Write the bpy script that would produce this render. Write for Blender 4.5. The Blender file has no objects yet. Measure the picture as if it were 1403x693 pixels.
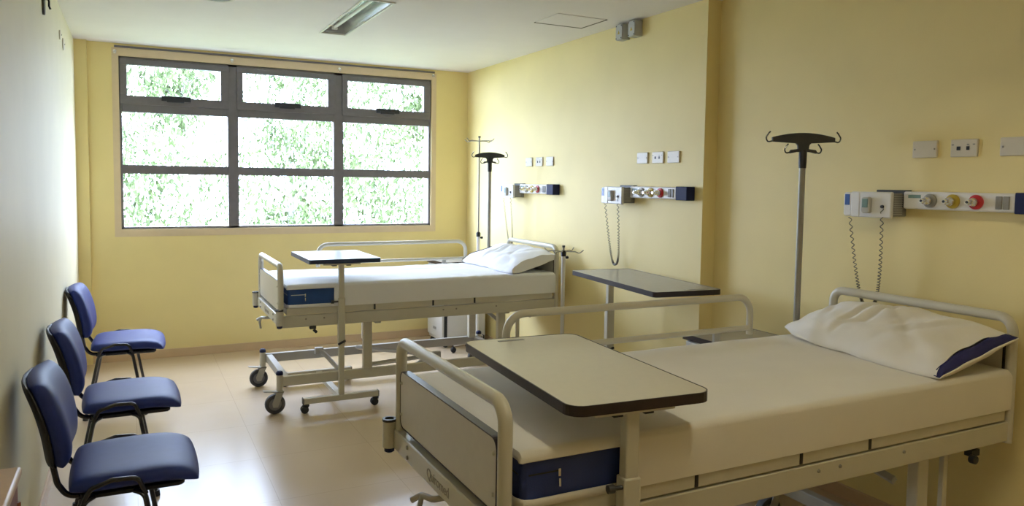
import bpy, bmesh, math, random
from mathutils import Vector, Matrix, noise
PI = math.pi
random.seed(7)
sc = bpy.context.scene
COL = sc.collection

# ------------------------------------------------------------------ materials
def mat(name, color, rough=0.5, metal=0.0, var=0.0, scale=20.0, bump=0.0, bscale=80.0, spec=0.5, coat=0.0):
    m = bpy.data.materials.new(name); m.use_nodes = True
    nt = m.node_tree; b = nt.nodes['Principled BSDF']
    b.inputs['Base Color'].default_value = (*color, 1)
    b.inputs['Roughness'].default_value = rough
    b.inputs['Metallic'].default_value = metal
    b.inputs['Specular IOR Level'].default_value = spec
    b.inputs['Coat Weight'].default_value = coat
    tc = nt.nodes.new('ShaderNodeTexCoord')
    if var > 0:
        n = nt.nodes.new('ShaderNodeTexNoise'); n.inputs['Scale'].default_value = scale; n.inputs['Detail'].default_value = 4
        r = nt.nodes.new('ShaderNodeValToRGB')
        r.color_ramp.elements[0].position = .3; r.color_ramp.elements[1].position = .7
        r.color_ramp.elements[0].color = (*[c*(1-var) for c in color], 1)
        r.color_ramp.elements[1].color = (*[min(1, c*(1+var)) for c in color], 1)
        nt.links.new(tc.outputs['Object'], n.inputs['Vector']); nt.links.new(n.outputs['Fac'], r.inputs['Fac'])
        nt.links.new(r.outputs['Color'], b.inputs['Base Color'])
    if bump > 0:
        n2 = nt.nodes.new('ShaderNodeTexNoise'); n2.inputs['Scale'].default_value = bscale; n2.inputs['Detail'].default_value = 3
        bp = nt.nodes.new('ShaderNodeBump'); bp.inputs['Strength'].default_value = bump; bp.inputs['Distance'].default_value = .01
        nt.links.new(tc.outputs['Object'], n2.inputs['Vector']); nt.links.new(n2.outputs['Fac'], bp.inputs['Height'])
        nt.links.new(bp.outputs['Normal'], b.inputs['Normal'])
    return m

M = {}
M['wall'] = mat('yellow_wall_paint', (.83, .70, .33), .58, var=.025, scale=3, bump=.05, bscale=120)
M['wall_left'] = mat('window_paled_wall_paint', (.74, .685, .50), .6, spec=.3, var=.025, scale=3, bump=.05, bscale=120)  # same yellow paint, paled: wash of window light put into the colour
M['trim'] = mat('beige_window_band', (.70, .565, .38), .5, var=.02)
M['ceiling'] = mat('white_ceiling_paint', (.82, .80, .83), .75, var=.015, scale=4)
M['base'] = mat('beige_vinyl_baseboard', (.62, .45, .28), .4, var=.03, scale=8)
M['winframe'] = mat('dark_bronze_aluminium', (.165, .155, .172), .45, metal=.0, var=.06)
M['winlatch'] = mat('black_latch', (.030, .032, .042), .4, var=.05)
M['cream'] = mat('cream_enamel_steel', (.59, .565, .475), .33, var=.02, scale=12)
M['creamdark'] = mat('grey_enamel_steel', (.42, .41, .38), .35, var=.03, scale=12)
M['panel'] = mat('light_grey_laminate', (.60, .57, .50), .32, var=.02, scale=30)
M['edge'] = mat('dark_edge_band', (.022, .014, .016), .33, var=.05)
M['edgeblue'] = mat('navy_edge_band', (.012, .028, .075), .33, var=.05)
M['top'] = mat('beige_laminate_top', (.58, .535, .44), .30, var=.02, scale=40)
M['topwhite'] = mat('white_laminate_top', (.72, .74, .74), .25, var=.01, scale=40)
M['topgrey'] = mat('grey_laminate_top', (.36, .345, .32), .27, var=.03, scale=40)
M['sheet'] = mat('white_cotton_sheet', (.80, .765, .70), .8, var=.015, scale=6, bump=.10, bscale=260, spec=.25)
M['sheet2'] = mat('window_lit_cotton_sheet', (.84, .85, .89), .8, var=.015, scale=6, bump=.10, bscale=260, spec=.25)  # same white cotton, cool window light put into the brighter colour
M['navy'] = mat('navy_vinyl_mattress', (.016, .034, .165), .45, var=.06, scale=15, bump=.1, bscale=200)
M['royal'] = mat('blue_vinyl_mattress', (.012, .066, .26), .45, var=.06, scale=15, bump=.1, bscale=200)
M['navycloth'] = mat('navy_pillow_ticking', (.012, .014, .11), .7, var=.06)
M['chair'] = mat('navy_leatherette', (.020, .038, .215), .50, var=.06, scale=25, bump=.10, bscale=350, spec=.35)
M['blackmetal'] = mat('black_gloss_tube', (.010, .010, .020), .24, var=.05, coat=.3)
M['blackplastic'] = mat('black_plastic', (.014, .014, .018), .5, var=.05)
M['greyplastic'] = mat('charcoal_plastic', (.040, .040, .042), .45, var=.05)
M['tyre'] = mat('grey_rubber_tyre', (.06, .063, .075), .6, var=.06)
M['hub'] = mat('grey_wheel_hub', (.22, .22, .24), .45, var=.05)
M['chrome'] = mat('chrome', (.75, .75, .76), .15, metal=1.0, var=.02)
M['steel'] = mat('satin_steel_tube', (.30, .285, .245), .45, metal=.3, var=.03)
M['whiteplastic'] = mat('white_plastic', (.74, .73, .72), .35, var=.015)
M['plate'] = mat('ivory_faceplate', (.66, .61, .51), .4, var=.015)
M['greybox'] = mat('grey_junction_box', (.48, .475, .45), .5, var=.03)
M['vent'] = mat('grey_vent_plastic', (.26, .255, .24), .5, var=.04)
M['yellow'] = mat('yellow_ring', (.50, .36, .04), .35, var=.03)
M['red'] = mat('red_ring', (.50, .02, .025), .35, var=.03)
M['blue'] = mat('blue_plastic', (.02, .09, .36), .35, var=.03)
M['teal'] = mat('grey_green_keypad', (.17, .28, .27), .4, var=.03)
M['navyplastic'] = mat('navy_plastic', (.014, .020, .075), .6, spec=.25, var=.04)
M['logo'] = mat('grey_lettering', (.34, .31, .26), .5, var=.03)
M['cord'] = mat('grey_cord', (.16, .15, .12), .5, var=.03)
M['wood'] = mat('brown_wood', (.22, .07, .035), .4, var=.25, scale=14)
M['woodtop'] = mat('pale_wood_edge', (.52, .36, .22), .4, var=.1, scale=14)
M['cab'] = mat('light_grey_cabinet', (.60, .59, .57), .4, var=.015)
M['reflector'] = mat('lamp_reflector', (.62, .63, .64), .22, metal=.7, var=.02)
M['bark'] = mat('pale_bark', (.30, .29, .25), .9, var=.25, scale=9, bump=.4, bscale=20)
M['leaf'] = mat('green_leaf', (.100, .142, .054), .6, var=.45, scale=2.2, spec=.2)
M['ground'] = mat('grass_ground', (.10, .14, .05), .95, var=.3, scale=1.5)
M['tube'] = mat('unlit_tube_glass', (.85, .86, .88), .2, var=.01)

def floor_material():
    m = bpy.data.materials.new('beige_vinyl_floor'); m.use_nodes = True
    nt = m.node_tree; b = nt.nodes['Principled BSDF']
    tc = nt.nodes.new('ShaderNodeTexCoord')
    n = nt.nodes.new('ShaderNodeTexNoise'); n.inputs['Scale'].default_value = 3.0; n.inputs['Detail'].default_value = 6
    r = nt.nodes.new('ShaderNodeValToRGB')
    r.color_ramp.elements[0].position = .3; r.color_ramp.elements[1].position = .7
    r.color_ramp.elements[0].color = (.600, .475, .335, 1); r.color_ramp.elements[1].color = (.625, .495, .352, 1)
    br = nt.nodes.new('ShaderNodeTexBrick'); br.offset = 0.0
    br.inputs['Scale'].default_value = 1.0; br.inputs['Brick Width'].default_value = .61; br.inputs['Row Height'].default_value = .61
    br.inputs['Mortar Size'].default_value = .0016; br.inputs['Color1'].default_value = (1, 1, 1, 1); br.inputs['Color2'].default_value = (.985, .98, .975, 1)
    br.inputs['Mortar'].default_value = (.80, .78, .75, 1)
    mx = nt.nodes.new('ShaderNodeMix'); mx.data_type = 'RGBA'; mx.blend_type = 'MULTIPLY'; mx.inputs['Factor'].default_value = 1
    nt.links.new(tc.outputs['Object'], n.inputs['Vector']); nt.links.new(tc.outputs['Object'], br.inputs['Vector'])
    nt.links.new(n.outputs['Fac'], r.inputs['Fac'])
    nt.links.new(r.outputs['Color'], mx.inputs['A']); nt.links.new(br.outputs['Color'], mx.inputs['B'])
    nt.links.new(mx.outputs['Result'], b.inputs['Base Color'])
    n3 = nt.nodes.new('ShaderNodeTexNoise'); n3.inputs['Scale'].default_value = 5.0
    mr = nt.nodes.new('ShaderNodeMapRange'); mr.inputs['To Min'].default_value = .20; mr.inputs['To Max'].default_value = .28
    nt.links.new(tc.outputs['Object'], n3.inputs['Vector']); nt.links.new(n3.outputs['Fac'], mr.inputs['Value'])
    nt.links.new(mr.outputs['Result'], b.inputs['Roughness'])
    b.inputs['Specular IOR Level'].default_value = .75; b.inputs['Coat Weight'].default_value = .25; b.inputs['Coat Roughness'].default_value = .3
    return m
M['floor'] = floor_material()

def glass_material():
    m = bpy.data.materials.new('clear_window_glass'); m.use_nodes = True
    nt = m.node_tree; nt.nodes.clear()
    out = nt.nodes.new('ShaderNodeOutputMaterial'); mx = nt.nodes.new('ShaderNodeMixShader')
    tr = nt.nodes.new('ShaderNodeBsdfTransparent'); gl = nt.nodes.new('ShaderNodeBsdfGlossy')
    tr.inputs['Color'].default_value = (.97, .985, .98, 1); gl.inputs['Roughness'].default_value = .02
    mx.inputs['Fac'].default_value = .05
    nt.links.new(tr.outputs[0], mx.inputs[1]); nt.links.new(gl.outputs[0], mx.inputs[2]); nt.links.new(mx.outputs[0], out.inputs['Surface'])
    return m
M['glass'] = glass_material()

def lit_material(name, color, strength):
    m = bpy.data.materials.new(name); m.use_nodes = True
    b = m.node_tree.nodes['Principled BSDF']
    b.inputs['Emission Color'].default_value = (*color, 1); b.inputs['Emission Strength'].default_value = strength
    return m

# ------------------------------------------------------------------ geometry helpers
def box(bm, x0, x1, y0, y1, z0, z1, rot=None, pivot=None):
    vs = [bm.verts.new((x, y, z)) for x in (x0, x1) for y in (y0, y1) for z in (z0, z1)]
    for f in ((0, 1, 3, 2), (4, 6, 7, 5), (0, 4, 5, 1), (2, 3, 7, 6), (0, 2, 6, 4), (1, 5, 7, 3)):
        bm.faces.new([vs[i] for i in f])
    if rot is not None:
        bmesh.ops.rotate(bm, verts=vs, cent=pivot or (0, 0, 0), matrix=rot)
    return vs

def frames(pts, closed=False):
    n = len(pts); T = []
    for i in range(n):
        a = pts[i-1] if (i > 0 or closed) else pts[i]
        b = pts[(i+1) % n] if (i < n-1 or closed) else pts[i]
        T.append((b-a).normalized())
    up = Vector((0, 0, 1)) if abs(T[0].z) < .9 else Vector((1, 0, 0))
    N = (up - T[0]*up.dot(T[0])).normalized(); out = []
    for t in T:
        N = (N - t*N.dot(t)); N.normalize(); out.append((N.copy(), t.cross(N)))
    return out

def tube(bm, pts, r, n=12, closed=False, sx=1.0, sy=1.0, radii=None):
    pts = [Vector(p) for p in pts]; fr = frames(pts, closed); rings = []
    for i, p in enumerate(pts):
        a, b = fr[i]; rr = radii[i] if radii else r
        rings.append([bm.verts.new(p + a*math.cos(2*PI*k/n)*rr*sx + b*math.sin(2*PI*k/n)*rr*sy) for k in range(n)])
    m = len(rings)
    for i in range(m if closed else m-1):
        A, B = rings[i], rings[(i+1) % m]
        for k in range(n): bm.faces.new((A[k], A[(k+1) % n], B[(k+1) % n], B[k]))
    if not closed:
        bm.faces.new(rings[0][::-1]); bm.faces.new(rings[-1])

def fillet(pts, r, seg=7, closed=False):
    pts = [Vector(p) for p in pts]; out = []; n = len(pts)
    for i, p in enumerate(pts):
        if not closed and i in (0, n-1): out.append(p); continue
        a, b = pts[i-1], pts[(i+1) % n]
        d1 = (a-p); d2 = (b-p); l1, l2 = d1.length, d2.length; d1.normalize(); d2.normalize()
        ang = d1.angle(d2)
        if ang > PI-.02: out.append(p); continue
        t = min(r/math.tan(ang/2), l1*.49, l2*.49)
        p1, p2 = p+d1*t, p+d2*t; rr = t*math.tan(ang/2)
        c = p + (d1+d2).normalized()*(rr/math.sin(ang/2))
        v1, v2 = (p1-c), (p2-c); th = v1.angle(v2); ax = v1.cross(v2).normalized()
        for k in range(seg+1): out.append(c + Matrix.Rotation(th*k/seg, 3, ax) @ v1)
    return out

def cyl(bm, p0, p1, r, n=20, r2=None):
    p0, p1 = Vector(p0), Vector(p1)
    tube(bm, [p0, p1], r, n, radii=[r, r if r2 is None else r2])

def lathe(bm, prof, axis='z', c=(0, 0, 0), n=28):
    """prof: list of (radius, height) along the axis, closed by poles when radius is 0"""
    c = Vector(c); rings = []
    for r, h in prof:
        ring = []
        for k in range(n if r > 1e-6 else 1):
            a = 2*PI*k/n; u, v = r*math.cos(a), r*math.sin(a)
            p = {'z': (u, v, h), 'x': (h, u, v), 'y': (v, h, u)}[axis]
            ring.append(bm.verts.new(c+Vector(p)))
        rings.append(ring)
    for A, B in zip(rings, rings[1:]):
        if len(A) == 1 and len(B) == 1: continue
        for k in range(n):
            k2 = (k+1) % n
            if len(A) == 1: bm.faces.new((A[0], B[k2], B[k]))
            elif len(B) == 1: bm.faces.new((A[k], A[k2], B[0]))
            else: bm.faces.new((A[k], A[k2], B[k2], B[k]))

def prism(bm, outline, d0, d1, axis='z'):
    """extrude a 2-D outline between d0 and d1 along axis"""
    def P(u, v, d): return {'z': (u, v, d), 'x': (d, u, v), 'y': (u, d, v)}[axis]
    A = [bm.verts.new(P(u, v, d0)) for u, v in outline]; B = [bm.verts.new(P(u, v, d1)) for u, v in outline]
    n = len(A)
    for k in range(n): bm.faces.new((A[k], A[(k+1) % n], B[(k+1) % n], B[k]))
    bm.faces.new(A[::-1]); bm.faces.new(B)

def rrect(x0, x1, y0, y1, r, seg=6):
    out = []
    for cx, cy, a0 in ((x1-r, y1-r, 0), (x0+r, y1-r, PI/2), (x0+r, y0+r, PI), (x1-r, y0+r, 3*PI/2)):
        for k in range(seg+1):
            a = a0+PI/2*k/seg; out.append((cx+r*math.cos(a), cy+r*math.sin(a)))
    return out

def cushion(bm, w, d, t, k=.3, n=6, m=2.5, bend=None, N=22, flat_bottom=1.0):
    g = {}
    for side in (1, -1):
        for i in range(N+1):
            for j in range(N+1):
                edge = i in (0, N) or j in (0, N)
                if side == -1 and edge: g[(-1, i, j)] = g[(1, i, j)]; continue
                u, v = math.sin((2*i/N-1)*PI/2), math.sin((2*j/N-1)*PI/2)
                x = u*math.sqrt(max(0, 1-k*v*v/2))*w/2; y = v*math.sqrt(max(0, 1-k*u*u/2))*d/2
                h = (max(0, 1-abs(u)**n)*max(0, 1-abs(v)**n))**(1/m)*t/2
                z = h if side == 1 else -h*flat_bottom
                p = Vector((x, y, z))
                if bend: p = bend(p, u, v, side)
                g[(side, i, j)] = bm.verts.new(p)
    for side in (1, -1):
        for i in range(N):
            for j in range(N):
                q = [g[(side, i, j)], g[(side, i+1, j)], g[(side, i+1, j+1)], g[(side, i, j+1)]]
                bm.faces.new(q if side == 1 else q[::-1])

def obj(name, bm, material, parent=None, bevel=0.0, smooth=True, seg=2, subsurf=0, angle=40):
    bmesh.ops.recalc_face_normals(bm, faces=bm.faces[:])
    me = bpy.data.meshes.new(name); bm.to_mesh(me); bm.free()
    o = bpy.data.objects.new(name, me); COL.objects.link(o)
    me.materials.append(material)
    if parent is not None: o.parent = parent
    if bevel > 0:
        b = o.modifiers.new('bevel', 'BEVEL'); b.width = bevel; b.segments = seg; b.limit_method = 'ANGLE'; b.angle_limit = math.radians(35)
        b.harden_normals = False
    if subsurf:
        s = o.modifiers.new('subsurf', 'SUBSURF'); s.levels = subsurf; s.render_levels = subsurf
    if smooth:
        for p in me.polygons: p.use_smooth = True
        try: me.set_sharp_from_angle(angle=math.radians(angle))
        except Exception: pass
    return o

def part(name, fn, material, parent, bevel=0.0, **kw):
    bm = bmesh.new(); fn(bm); return obj(name, bm, material, parent, bevel, **kw)

def boxpart(name, dims, material, parent, bevel=.003, **kw):
    bm = bmesh.new(); box(bm, *dims); return obj(name, bm, material, parent, bevel, **kw)

def tubepart(name, pts, r, material, parent, n=12, **kw):
    bm = bmesh.new(); tube(bm, pts, r, n, **kw); return obj(name, bm, material, parent)

def thing(name, label, cat, loc=(0, 0, 0), rotz=0.0, group=None):
    o = bpy.data.objects.new(name, None); COL.objects.link(o); o.empty_display_size = .1
    o.location = loc; o.rotation_euler = (0, 0, rotz)
    return tag(o, label, cat, group)

def tag(o, label, cat, group=None):
    o['label'] = label; o['category'] = cat
    if group: o['group'] = group
    return o

def struct(name, bm, material, parent=None, **kw):
    o = obj(name, bm, material, parent, **kw)
    if parent is None: o['kind'] = 'structure'
    return o

def kids(o): return [c for c in bpy.data.objects if c.parent is o]
def dup(src, loc, rotz, label, group=None):
    r = src.copy(); COL.objects.link(r); r.location = loc; r.rotation_euler = (0, 0, rotz); r['label'] = label
    if group: r['group'] = group
    for ch in kids(src):
        c = ch.copy(); COL.objects.link(c); c.parent = r
        for g in kids(ch):
            d = g.copy(); COL.objects.link(d); d.parent = c
    return r

# ------------------------------------------------------------------ room
XL, XR, XN, YS, YB, YK, H = -.40, 3.04, 3.14, 3.50, 7.05, -1.6, 2.64
T = .12
WX0, WX1, WZ0, WZ1 = -.085, 2.650, 1.108, 2.540

def grid_slab(bm, xs, ys, holes, place):
    for i in range(len(xs)-1):
        for j in range(len(ys)-1):
            cx, cy = (xs[i]+xs[i+1])/2, (ys[j]+ys[j+1])/2
            if any(h[0] < cx < h[1] and h[2] < cy < h[3] for h in holes): continue
            place(bm, xs[i], xs[i+1], ys[j], ys[j+1])

bm = bmesh.new(); box(bm, XL-T, XN+T, YK-T, YB+.22, -.1, 0); struct('floor', bm, M['floor'])
LAMP = (1.262, 1.462, 4.53, 5.715)
FILL_LAMP = (1.262, 1.462, .30, 1.50)
bm = bmesh.new()
xs = sorted({XL-T, LAMP[0], LAMP[1], XN+T}); ys = sorted({YK-T, FILL_LAMP[2], FILL_LAMP[3], LAMP[2], LAMP[3], YB+.22})
grid_slab(bm, xs, ys, [LAMP, FILL_LAMP], lambda b, x0, x1, y0, y1: box(b, x0, x1, y0, y1, H, H+.12))
bmesh.ops.remove_doubles(bm, verts=bm.verts[:], dist=1e-5)
struct('ceiling', bm, M['ceiling'], smooth=False)
bm = bmesh.new(); box(bm, XL-T, XL, YK-T, YB+.22, 0, H); struct('wall_left', bm, M['wall_left'], smooth=False)
bm = bmesh.new(); box(bm, XR, XN+T, YS, YB+.22, 0, H); struct('wall_right', bm, M['wall'], smooth=False)
bm = bmesh.new(); box(bm, XN, XN+T, YK-T, YS, 0, H); struct('wall_near_right', bm, M['wall'], smooth=False)
bm = bmesh.new()
grid_slab(bm, [XL, WX0, WX1, XR], [0, WZ0, WZ1, H], [(WX0, WX1, WZ0, WZ1)], lambda b, x0, x1, z0, z1: box(b, x0, x1, YB, YB+.20, z0, z1))
bmesh.ops.remove_doubles(bm, verts=bm.verts[:], dist=1e-5)
struct('wall_back', bm, M['wall'], smooth=False)
# wall behind the camera, with a closed door to the corridor
bm = bmesh.new()
grid_slab(bm, [XL, .55, 1.75, XN], [0, 2.1, H], [(.55, 1.75, 0, 2.1)], lambda b, x0, x1, z0, z1: box(b, x0, x1, YK-T, YK, z0, z1))
struct('wall_front', bm, M['wall'], smooth=False)
bm = bmesh.new(); box(bm, .55, 1.75, YK-.09, YK-.04, 0, 2.1); D = struct('door_1', bm, M['woodtop'], bevel=.003)
bm = bmesh.new(); tube(bm, fillet([(.68, YK-.04, 1.02), (.68, YK+.02, 1.02), (.80, YK+.02, 1.02)], .015), .009, 10); struct('door_handle', bm, M['chrome'], D)
bm = bmesh.new(); box(bm, XL, -.312, YB-.045, YB, 0, H); struct('trim_1', bm, M['wall'], smooth=False)
# baseboards
bm = bmesh.new(); box(bm, -.312, XR-.011, YB-.012, YB, 0, .072); struct('baseboard_back', bm, M['base'], bevel=.003)
bm = bmesh.new(); box(bm, XL, XL+.012, YK, YB-.045, 0, .072); struct('baseboard_left', bm, M['base'], bevel=.003)
bm = bmesh.new(); box(bm, XR-.012, XR, YS, YB-.012, 0, .072); struct('baseboard_right', bm, M['base'], bevel=.003)
bm = bmesh.new(); box(bm, XN-.012, XN, YK, YS, 0, .072); struct('baseboard_near_right', bm, M['base'], bevel=.003)
# painted band round the window
bm = bmesh.new()
def band(b, x0, x1, z0, z1): box(b, x0, x1, YB-.004, YB, z0, z1)
band(bm, WX0-.05, WX1+.05, WZ1, 2.606); band(bm, WX0-.05, WX1+.05, 1.047, WZ0)
band(bm, WX0-.05, WX0, WZ0, WZ1); band(bm, WX1, WX1+.05, WZ0, WZ1)
struct('trim_2', bm, M['trim'], smooth=False)
bm = bmesh.new(); box(bm, WX0-.03, WX1+.03, YB-.014, YB-.001, 2.607, 2.622); struct('trim_3', bm, M['winframe'], bevel=.002)

# ------------------------------------------------------------------ window
wf = bmesh.new(); y0, y1 = YB+.012, YB+.075
V = [(WX0, -.066), (.758, .846), (1.688, 1.779), (2.627, WX1)]
for a, b in V: box(wf, a, b, y0, y1, WZ0, WZ1)
box(wf, WX0, WX1, y0, y1, WZ0, 1.128); box(wf, WX0, WX1, y0, y1, 2.515, WZ1)
for (a0, a), (b, b1) in zip(V, V[1:]):
    box(wf, a, b, y0+.002, y1-.002, 2.086, 2.155)      # transom
    box(wf, a, b, y0+.002, y1-.002, 1.574, 1.648)      # glazing bar
W = struct('window_1', wf, M['winframe'], bevel=.003)
for (a0, a), (b, b1) in zip(V, V[1:]):
    s = bmesh.new()
    for d in ((a-.012, a+.040, 2.222, 2.474), (b-.055, b+.012, 2.222, 2.474), (a-.012, b+.012, 2.150, 2.222), (a-.012, b+.012, 2.474, 2.522)):
        box(s, d[0], d[1], y0-.012, y1-.02, d[2], d[3])
    S = struct('window_sash', s, M['winframe'], W, bevel=.003)
    c = (a+b)/2
    l = bmesh.new(); box(l, c-.115, c+.115, y0-.030, y0-.012, 2.188, 2.232); box(l, c-.075, c+.06, y0-.042, y0-.026, 2.178, 2.206)
    struct('window_latch', l, M['winlatch'], W, bevel=.004)
    for z0, z1, yy in ((1.128, 1.574, y0+.03), (1.648, 2.086, y0+.03), (2.222, 2.474, y0+.02)):
        g = bmesh.new(); box(g, a if z1 < 2.2 else a+.04, b if z1 < 2.2 else b-.055, yy, yy+.006, z0, z1)
        struct('window_pane', g, M['glass'], W, smooth=False)

# eyelets on the band above the window
for i, (x, lab) in enumerate(((-.111, 'small metal eyelet on the window band, at its left end'), (.795, 'small metal eyelet on the band above the first window mullion'), (1.738, 'small metal eyelet on the band above the second window mullion'), (2.665, 'small metal eyelet on the window band, at its right end'))):
    b = bmesh.new(); z = 2.575 if i < 3 else 2.585
    lathe(b, [(0, -.004), (.013, -.003), (.014, .010), (0, .010)], 'y', (x, YB-.008, z), 16)
    ring = [(x+.010*math.cos(t*PI/6), YB-.020, z-.012+.010*math.sin(t*PI/6)) for t in range(12)]
    tube(b, ring, .0025, 6, closed=True); cyl(b, (x, YB-.008, z), (x, YB-.020, z-.002), .003, 8)
    tag(obj('eyelet', b, M['chrome']), lab, 'hook', 'eyelets above the window')

# ------------------------------------------------------------------ outside
bm = bmesh.new(); box(bm, -30, 40, YB+1.5, 60, -3.3, -3.2); o = struct('ground', bm, M['ground'], smooth=False)
def tree(x, y, r, z0, z1, n, label, lean=0.0, seed=1):
    rnd = random.Random(seed)
    t = thing('tree', label, 'tree', (x, y, -3.2), 0, 'trees beyond the window')
    bm = bmesh.new(); pts = []; hgt = z1+3.2
    for k in range(9):
        f = k/8; pts.append((lean*f*hgt+.06*math.sin(k*1.7+seed), .05*math.cos(k*1.3+seed), f*hgt*.97))
    tube(bm, pts, .1, 10, radii=[.10*(1-.85*k/8)+.01 for k in range(9)])
    for k in range(16):
        f = .35+.6*rnd.random(); a = rnd.random()*2*PI; L = r*(.5+.5*rnd.random())
        p = Vector((lean*f*hgt, 0, f*hgt*.97)); d = Vector((math.cos(a), math.sin(a), .7))
        tube(bm, [p, p+d*L*.5, p+d*L+Vector((0, 0, .1))], .02, 6, radii=[.022, .014, .005])
    obj('trunk', bm, M['bark'], t)
    bm = bmesh.new(); clus = []
    for k in range(max(10, n//95)):
        f = rnd.random(); zz = z0+3.2+(z1-z0)*f; rr = r*(1-.55*abs(2*f-.7)**1.5 if f < .85 else .45)
        a = rnd.random()*2*PI; q = math.sqrt(rnd.random())*rr
        clus.append((Vector((lean*zz+q*math.cos(a), q*math.sin(a), zz)), .10+.20*rnd.random()))
    for k in range(n):
        c, s = rnd.choice(clus)
        p = c+Vector((rnd.gauss(0, s), rnd.gauss(0, s), rnd.gauss(0, s*1.15)))
        L = .032+.04*rnd.random(); w = L*.42
        R = Matrix.Rotation(rnd.random()*2*PI, 3, 'Z') @ Matrix.Rotation(rnd.gauss(.9, .6), 3, 'X')
        vs = [bm.verts.new(p+R @ Vector(v)) for v in ((0, -L, 0), (w, -.1*L, .012), (.3*w, L*.8, 0), (0, L, -.01), (-.3*w, L*.8, 0), (-w, -.1*L, .012))]
        bm.faces.new(vs)
    obj('foliage', bm, M['leaf'], t, smooth=False)
    return t
TREES = [(-.6, 12.6, 1.0, -.8, 4.2, 6600, 'slender leafy tree beyond the left window column'),
         (.9, 12.2, 1.1, -.8, 3.9, 6900, 'leafy tree with pale trunk beyond the left column, right half'),
         (2.3, 12.9, 1.1, -.8, 4.4, 6900, 'leafy tree beyond the middle window column'),
         (3.6, 12.3, 1.0, -.8, 4.6, 6900, 'dense leafy tree just right of the second mullion'),
         (4.9, 12.8, 1.1, -.8, 4.8, 7300, 'leafy tree beyond the right window column'),
         (6.4, 13.4, 1.2, -.8, 4.8, 2800, 'leafy tree hidden beyond the right window edge'),
         (.1, 15.2, 1.3, -.8, 4.0, 2800, 'farther tree between the two trees of the left column'),
         (3.1, 15.6, 1.3, -.8, 4.8, 2800, 'farther tree behind the second mullion'),
         (5.8, 15.8, 1.4, -.8, 5.0, 2800, 'farther tree at the right edge of the window view')]
for i, (x, y, r, z0, z1, n, lab) in enumerate(TREES): tree(x, y, r, z0, z1, n, lab, lean=random.uniform(-.03, .03), seed=11+i)

# ------------------------------------------------------------------ ceiling fittings
def recessed_lamp(R, label, lit=None):
    x0, x1, yy0, yy1 = R; cx, cy = (x0+x1)/2, (yy0+yy1)/2
    t = thing('ceiling_light', label, 'light', (cx, cy, H-.006))
    w, l = (x1-x0)/2, (yy1-yy0)/2
    def rim(b):
        e = .010
        for d in ((-w-.004, -w+e, -l-.004, l+.004), (w-e, w+.004, -l-.004, l+.004), (-w, w, -l-.004, -l+e), (-w, w, l-e, l+.004)): box(b, d[0], d[1], d[2], d[3], -.002, .010)
    part('rim', rim, M['whiteplastic'], t, .001)
    def tray(b):   # open trough
        o_ = [(-w+.002, .006), (-w+.03, .085), (w-.03, .085), (w-.002, .006)]; i_ = [(-w+.006, .006), (-w+.033, .080), (w-.033, .080), (w-.006, .006)]
        prism(b, o_+i_[::-1], -l+.003, l-.003, 'y')
        box(b, -w+.004, w-.004, -l+.002, -l+.008, .006, .084); box(b, -w+.004, w-.004, l-.008, l-.002, .006, .084)
    part('reflector', tray, M['reflector'], t, smooth=False)
    tb = part('fluorescent_tube', lambda b: cyl(b, (0, -l+.05, .045), (0, l-.05, .045), .014, 16), lit or M['tube'], t)
    for s in (-1, 1): part('tube_holder', lambda b: box(b, -.02, .02, s*(l-.05)-.012, s*(l-.05)+.012, .028, .079), M['whiteplastic'], t, .002)
    return t
recessed_lamp(LAMP, 'recessed ceiling light with one unlit fluorescent tube in mirrored tray')
recessed_lamp(FILL_LAMP, 'added unseen ceiling light, warm fill for the near end of the room', lit_material('fill_tube', (1.0, .92, .66), 80))  # lamp added out of view to brighten the near end
t = thing('round_ceiling_light', 'round white rimmed ceiling light at the top left of the view', 'light', (.47, 4.90, H))
part('rim', lambda b: lathe(b, [(.085, -.001), (.112, -.001), (.112, -.010), (.098, -.020), (.085, -.018), (.085, -.001)], 'z'), M['whiteplastic'], t)
part('diffuser', lambda b: lathe(b, [(0, -.026), (.05, -.024), (.086, -.012), (.086, -.002), (0, -.002)], 'z'), M['vent'], t)
t = thing('access_hatch', 'ceiling access hatch with gap shade drawn as black strips along two edges', 'hatch', (2.66, 4.43, H))
part('hatch_panel', lambda b: box(b, -.19, .176, -.155, .150, -.004, .0), M['ceiling'], t, .001)
part('hatch_gap_shade', lambda b: (box(b, -.19, .192, .150, .172, -.0035, .0), box(b, .176, .192, -.155, .150, -.0035, .0)), M['blackplastic'], t, smooth=False)  # flat black strips painting the shade inside the open gap

# ------------------------------------------------------------------ wall things
def junction_box(yc, zc, label):
    t = thing('junction_box', label, 'junction box', (XR, yc, zc), 0, 'junction boxes high on the right wall')
    boxpart('box', (-.058, 0, -.040, .040, -.052, .052), M['greybox'], t, .004)
    ld = boxpart('lid', (-.064, -.0575, -.037, .037, -.049, .049), M['greybox'], t, .003)
    def tri(b): prism(b, [(-.012, -.014), (.012, -.014), (0, .010)], -.0655, -.0635, 'x')
    part('warning_triangle', tri, M['yellow'], ld, smooth=False)
    for sy in (-1, 1):
        for sz in (-1, 1): part('screw', lambda b: cyl(b, (-.066, sy*.029, sz*.041), (-.062, sy*.029, sz*.041), .004, 10), M['blackplastic'], ld)
    return t
junction_box(4.322, 2.578, 'small grey junction box by the ceiling, left of two')
junction_box(4.178, 2.578, 'small grey junction box by the ceiling, right of two')

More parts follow.
